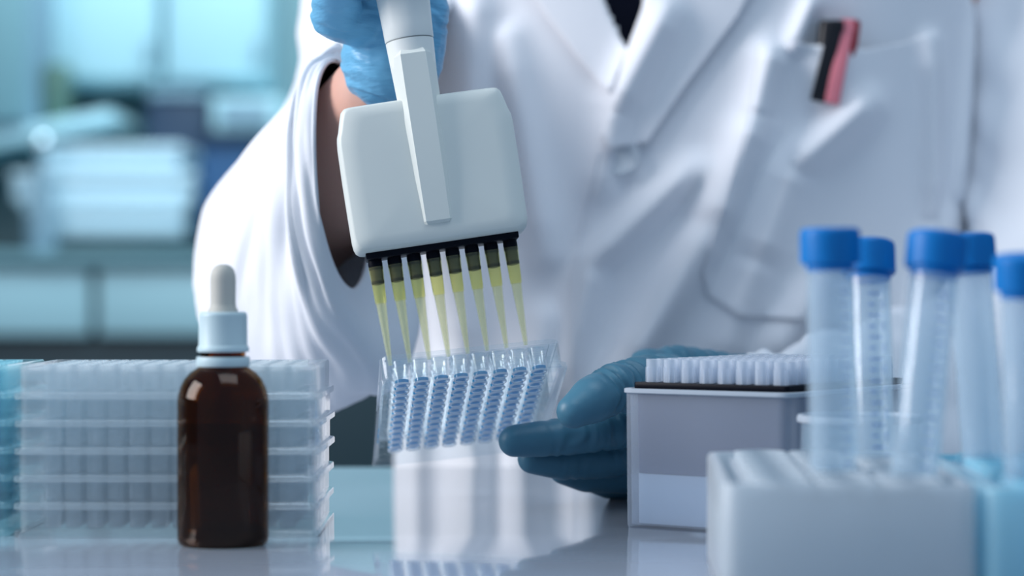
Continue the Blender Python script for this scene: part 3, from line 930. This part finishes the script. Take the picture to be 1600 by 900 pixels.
make_pen(M_pen_black, M_pen_black, 1290, 36, 1278, 140, 1300, 40, 1271, 162, 'black pen clipped in the breast pocket of the lab coat')
make_pen(M_pen_red, M_clip_red, 1329, 34, 1314, 140, 1317, 38, 1293, 166, 'red pen with a pink clip in the breast pocket of the lab coat')

# sleeves from silhouette rings: (near contour point, far contour point, half depth vector)
def sleeve(name, rings, folds_amp, seed, nt=110, na=110, hem=True, fold_fn=None):
    A = np.array([list(a)+list(b)+list(c) for a, b, c in rings])
    bm = bmesh.new(); V_ = []
    n = len(rings)
    for k in range(nt+1):
        t = (n-1)*k/nt
        s = catmull(A, t); a = Vector(s[0:3]); b = Vector(s[3:6]); w_ = Vector(s[6:9])
        c = (a+b)/2; u = (a-b)/2
        ring = []
        for i in range(na):
            th_ = 2*PI*i/na
            dirv = u*math.cos(th_)+w_*math.sin(th_)
            p = c+dirv
            L = dirv.length
            q = noise.noise(Vector((math.cos(th_)*1.3+seed, math.sin(th_)*1.3, t*1.5)))
            q2 = noise.noise(Vector((math.cos(th_)*2.4, math.sin(th_)*2.4+seed, t*4.0)))
            amp = folds_amp
            if fold_fn: amp *= fold_fn(t)
            p = p+dirv.normalized()*(q*amp+q2*amp*0.45)
            ring.append(bm.verts.new(p))
        V_.append(ring)
    for R0, R1 in zip(V_[:-1], V_[1:]):
        for i in range(na):
            j = (i+1) % na
            bm.faces.new((R0[i], R1[i], R1[j], R0[j]))
    bmesh.ops.recalc_face_normals(bm, faces=bm.faces)
    o = obj(name, bm, M_coat, coat, sharp=180)
    s = o.modifiers.new('thickness', 'SOLIDIFY'); s.thickness = 0.0018; s.offset = 0
    return o, V_
rr = [
 (P(500, -150, 1.54), P(760, -60, 1.50), V(0.0, 0.06, 0.03)),
 (P(478, -10, 1.50), P(700, 20, 1.44), V(0.0, 0.062, 0.02)),
 (P(450, 150, 1.45), P(640, 90, 1.36), V(0.0, 0.06, 0.01)),
 (P(378, 272, 1.41), P(580, 90, 1.29), V(0.0, 0.056, 0.0)),
 (P(318, 375, 1.37), P(548, 88, 1.24), V(0.006, 0.056, 0.0)),
 (P(322, 520, 1.31), P(532, 84, 1.20), V(0.010, 0.053, 0.0)),
 (P(400, 618, 1.25), P(524, 82, 1.175), V(0.014, 0.048, 0.0)),
 (P(520, 640, 1.21), P(522, 83, 1.165), V(0.020, 0.048, 0.0)),
 (P(602, 585, 1.18), P(522, 84, 1.155), V(0.027, 0.044, 0.0)),
 (P(548, 450, 1.160), P(524, 92, 1.15), V(0.0105, 0.042, 0.0)),
]
sl, _ = sleeve('sleeve', rr, 0.0085, 3.1, fold_fn=lambda t: min(1, (9.3-t)/1.5))
sl['label'] = 'raised right sleeve with wide open cuff'
rl = [
 (P(1520, -160, 1.56), P(1900, -100, 1.56), V(0, 0.07, 0)),
 (P(1514, 60, 1.52), P(1850, 60, 1.52), V(0, 0.065, 0)),
 (P(1512, 300, 1.47), P(1840, 330, 1.47), V(0, 0.062, 0.01)),
 (P(1500, 440, 1.42), P(1820, 640, 1.42), V(0, 0.06, 0.02)),
 (P(1400, 497, 1.36), P(1560, 770, 1.36), V(0, 0.055, 0.01)),
 (P(1290, 520, 1.27), P(1330, 765, 1.27), V(0, 0.056, 0)),
 (P(1195, 548, 1.20), P(1190, 740, 1.20), V(0, 0.044, 0)),
 (P(1140, 568, 1.17), P(1140, 720, 1.17), V(0, 0.032, 0)),
]
sl2, _ = sleeve('sleeve', rl, 0.008, 9.4)
sl2['label'] = 'left sleeve resting behind the tip box'

# gloves
def wrinkle_fn(lines):
    """lines: (joint points, first and last share of the length, depth, frequency, reach): creases across a finger or wrist"""
    def fn(co, no):
        add = np.zeros(len(co))
        wob = np.sin(co[:, 0]*230+co[:, 2]*170)+0.7*np.sin(co[:, 1]*260-co[:, 2]*190+1.3)
        for pts, a0, a1, amp, freq, rad in lines:
            pts = [np.array(p) for p in pts]
            best = np.full(len(co), 1e9); arc = np.zeros(len(co)); base = 0
            for p, q in zip(pts[:-1], pts[1:]):
                d = q-p; L = np.linalg.norm(d); d = d/L
                t = np.clip((co-p)@d, 0, L)
                r = np.linalg.norm(co-p-np.outer(t, d), axis=1)
                m = r < best
                best[m] = r[m]; arc[m] = base+t[m]; base += L
            u = arc/base
            w_ = np.clip((u-a0)/0.1, 0, 1)*np.clip((a1-u)/0.1, 0, 1)*np.clip((rad-best)/(0.25*rad), 0, 1)
            add -= w_*amp*np.abs(np.sin(arc*freq*0.5+0.8*wob))**1.5*(0.6+0.4*np.sin(wob*2+arc*150))
        return co+no*add[:, None]
    return fn
# left hand (holding the plate): thumb above, four fingers below
TH = [(P(1065, 612, 1.115), 0.0165), (P(1010, 598, 1.075), 0.0135), (P(962, 606, 1.048), 0.0118), (P(925, 625, 1.036), 0.0108), (P(896, 643, 1.030), 0.0078)]
IX = [(P(1085, 640, 1.135), 0.0135), (P(1015, 656, 1.105), 0.0118), (P(930, 675, 1.082), 0.0098), (P(865, 684, 1.074), 0.0090), (P(804, 689, 1.068), 0.0076)]
MD = [(P(1095, 665, 1.145), 0.0135), (P(1030, 695, 1.125), 0.0115), (P(950, 716, 1.105), 0.0098), (P(880, 722, 1.094), 0.0088), (P(832, 717, 1.086), 0.0072)]
RG = [(P(1100, 690, 1.150), 0.0130), (P(1045, 725, 1.140), 0.0112), (P(975, 741, 1.125), 0.0098), (P(915, 742, 1.112), 0.0085), (P(880, 735, 1.104), 0.0068)]
LT = [(P(1115, 710, 1.160), 0.0120), (P(1060, 745, 1.155), 0.0100), (P(1000, 757, 1.145), 0.0088), (P(950, 756, 1.135), 0.0074), (P(925, 750, 1.130), 0.0062)]
PALM = [(P(1040, 600, 1.14), 0.0155), (P(1080, 640, 1.16), 0.024), (P(1100, 690, 1.17), 0.020)]
PALM2 = [(P(975, 598, 1.135), 0.008), (P(1010, 577, 1.145), 0.0105), (P(1055, 575, 1.155), 0.012), (P(1120, 590, 1.17), 0.014)]
WR = [(P(1080, 640, 1.16), 0.024), (P(1130, 630, 1.17), 0.0255), (P(1180, 640, 1.19), 0.029)]
J = lambda ch: [p for p, r in ch]
fn = wrinkle_fn([(J(TH), 0.0, 0.88, 0.0030, 900, 0.024), (J(IX), 0.25, 0.90, 0.0012, 800, 0.014), (J(MD), 0.3, 0.9, 0.0010, 900, 0.012),
                 (J(PALM2), 0.1, 1.0, 0.0012, 700, 0.018)])
gl = obj('glove', voxel_union([TH, IX, MD, RG, LT, PALM, PALM2, WR], 0.0009, 6, 0.5, fn), M_glove_shaded, body, sharp=180)
gl['label'] = 'blue nitrile glove coloured as shaded on the left hand, steadying the plate'
# right hand around the pipette handle
up = (R @ Vector((0, 0, 1))).normalized(); rt_ = (R @ Vector((1, 0, 0))).normalized(); bk = (R @ Vector((0, 1, 0))).normalized()
def HP(x, y, z): return PM @ Vector((x, y, z+hz))
ax = -0.004
GW = P(616, 86, 1.100)
PALMR = [(GW, 0.0242), (P(626, 20, 1.095), 0.0235), (HP(-0.006, 0.036, 0.150), 0.025), (HP(-0.008, 0.038, 0.185), 0.024)]
PALMR2 = [(HP(-0.020, 0.030, 0.125), 0.017), (HP(-0.026, 0.030, 0.150), 0.017), (HP(-0.026, 0.032, 0.185), 0.016)]
def finger(z, s):
    return [(HP(-0.016, 0.034, z-0.008), 0.0135*s), (HP(-0.031, 0.018, z-0.006), 0.0125*s), (HP(-0.029, -0.010, z+0.004), 0.0103*s), (HP(-0.006, -0.0245, z+0.010), 0.0090*s), (HP(0.013, -0.020, z+0.012), 0.0078*s)]
fingers = [finger(0.121, 1.0), finger(0.142, 1.0), finger(0.163, 1.03), finger(0.184, 1.0)]
THR = [(HP(0.012, 0.034, 0.150), 0.015), (HP(0.024, 0.020, 0.185), 0.0135), (HP(0.022, 0.006, 0.222), 0.0112), (HP(0.010, -0.002, 0.255), 0.0098), (HP(0.002, -0.004, 0.280), 0.0082)]
CUFFR = [(GW, 0.0242), (P(610, 96, 1.108), 0.0245)]
fn = wrinkle_fn([([P(600, 200, 1.1), P(632, -90, 1.09)], 0.05, 0.95, 0.0011, 800, 0.06)])
gr = obj('glove', voxel_union([PALMR, PALMR2, THR, CUFFR]+fingers, 0.0009, 6, 0.5, fn), M_glove_lit, body, sharp=180)
gr['label'] = 'blue nitrile glove coloured as lit on the right hand, gripping the pipette'

# ------------------------------------------------------------------ background of the laboratory
def bg(name, label, cat, parts, group=None):
    """parts: (part name, px0, px1, py0, py1, depth, thickness, material)"""
    p0 = parts[0]
    base = P((p0[1]+p0[2])/2, p0[4], p0[5])
    root = empty(name, base); tag(root, label, cat, group)
    for (n, x0, x1, y0, y1, d, t, m) in parts:
        a = P(x0, y0, d); b = P(x1, y1, d)
        bm = newbox(a.x-base.x, b.x-base.x, d-base.y, d+t-base.y, b.z-base.z, a.z-base.z, min(0.01, abs(b.x-a.x)*0.1, abs(a.z-b.z)*0.1))
        obj(n, bm, m, root)
    return root
C = lambda n, c, r=0.5: mat(n, c, r)
B_light = C('pale_teal_laminate', (0.42, 0.66, 0.73)); B_white = C('white_laminate', (0.62, 0.80, 0.88)); B_mid = C('teal_grey', (0.17, 0.33, 0.38))
B_dark = C('dark_teal', (0.006, 0.028, 0.040)); B_navy = C('navy_plastic', (0.012, 0.035, 0.075)); B_blue = C('blue_plastic', (0.02, 0.10, 0.24))
B_grey = C('blue_grey', (0.22, 0.34, 0.42)); B_green = C('dull_green', (0.08, 0.16, 0.13)); B_brown = C('brown_card', (0.14, 0.10, 0.07))
# counter with cupboards: top at about y=395 px at 5.2 m
ct = empty('laboratory_counter', (-0.9, 5.4, -0.85)); tag(ct, 'long pale teal counter at the back of the laboratory', 'counter')
def cpart(n, bm, m): 
    bmesh.ops.translate(bm, vec=(0.9, -5.4, 0.85), verts=bm.verts); return obj(n, bm, m, ct)
cpart('worktop', newbox(-2.6, 1.6, 5.1, 5.95, 0.155, 0.185, 0.004), B_mid)
for k in range(5):
    dd_ = cpart('drawer', newbox(-2.58+k*0.83, -1.77+k*0.83, 5.12, 5.16, 0.0, 0.145, 0.004), B_light)
    hb = newbox(-2.25+k*0.83, -2.1+k*0.83, 5.09, 5.12, 0.065, 0.08, 0.004); bmesh.ops.translate(hb, vec=(0.9, -5.4, 0.85), verts=hb.verts)
    obj('handle', hb, B_grey, dd_)
cpart('body', newbox(-2.6, 1.6, 5.18, 5.93, -0.85, 0.155), B_dark)
cpart('plinth_panel', newbox(-2.6, 1.6, 5.14, 5.18, -0.85, -0.01, 0.004), B_dark)
M_stool = C('stool_seat', (0.03, 0.09, 0.12))
# stack of white boxes on the counter
for (x0, x1, y0, y1, lab, dpt) in ((40, 285, 318, 368, 'white box lying flat on the back counter, lowest of its pile', 5.25), (20, 300, 268, 316, 'wide white box in the middle of the pile on the back counter', 5.27), (70, 280, 225, 266, 'white box on top of the pile on the back counter', 5.3)):
    bg('storage_box', lab, 'box', [('carton', x0, x1, y0+8, y1, dpt, 0.3, B_white), ('lid', x0-4, x1+4, y0, y0+14, dpt-0.01, 0.32, B_white)], 'white boxes piled on the back counter')
# blue and dark apparatus
bg('microscope_box', 'dark navy apparatus standing on the back counter', 'apparatus', [('case', 228, 322, 150, 372, 5.62, 0.15, B_navy), ('top', 232, 318, 140, 152, 5.61, 0.17, B_grey)])
bg('storage_bin', 'blue plastic bin beside the sleeve on the back counter', 'bin', [('tub', 312, 420, 215, 372, 5.3, 0.25, B_blue), ('rim', 306, 426, 205, 218, 5.28, 0.29, B_navy)])
bg('instrument', 'pale instrument on the shelf behind the blue bin', 'instrument', [('case', 330, 440, 150, 206, 5.65, 0.46, B_light), ('panel', 345, 420, 160, 195, 5.64, 0.02, B_grey)])
# shelf slanting across the left, with brackets
sh = empty('wall_shelf', P(90, 205, 5.6)); tag(sh, 'pale shelf board running towards the left edge above the boxes', 'shelf')
bm = bmesh.new(); box(bm, -0.42, 0.15, -0.1, 0.50, -0.018, 0.018, 0.004, M=Matrix.Rotation(math.radians(-12), 4, 'Y'))
obj('board', bm, B_light, sh)
bm = newbox(-0.01, 0.01, 0.02, 0.50, -0.06, -0.018, 0.003); obj('bracket', bm, B_grey, sh)
# wall cupboards at the top
for (x0, x1, lab) in ((70, 250, 'left pale teal wall cupboard with a glass door'), (255, 420, 'right pale teal wall cupboard beside the raised arm')):
    bg('wall_cupboard', lab, 'cupboard', [('carcass', x0, x1, -160, 135, 5.8, 0.3, B_light), ('door', x0+6, x1-6, -150, 124, 5.77, 0.03, B_light), ('handle', x1-20, x1-14, 60, 100, 5.74, 0.03, B_grey)])
bg('cabinet', 'tall dark blue cabinet at the upper left edge of the picture', 'cabinet', [('carcass', -120, 48, -160, 205, 5.5, 0.6, B_grey), ('door', -110, 40, -150, 190, 5.47, 0.03, B_mid)])
bg('gas_bottle', 'small dark green canister near the upper left cabinet', 'canister', [('can', 68, 104, 100, 190, 5.62, 0.08, B_green)])
# bottles on the counter
M_refl = mat('steel', (0.7, 0.8, 0.85), 0.12, metallic=1.0)
bm = bmesh.new(); lathe(bm, [(0, 0), (0.03, 0), (0.034, 0.03), (0.030, 0.12), (0.011, 0.18), (0.010, 0.225), (0, 0.225)], 32)
p = P(65, 207, 5.2)
fl = obj('flask', bm, B_grey, loc=(p.x, p.y, 0.185))
bm = bmesh.new(); bmesh.ops.create_icosphere(bm, subdivisions=4, radius=0.024, matrix=Matrix.Translation((0, 0, 0.245)))  # mirror ball added to catch the back lamp as a bright disc
st = obj('highlight_ball', bm, M_refl, fl); st['label'] = 'shiny metal ball added for its highlight'; tag(fl, 'tall flask with an added shiny ball on the back counter', 'flask')
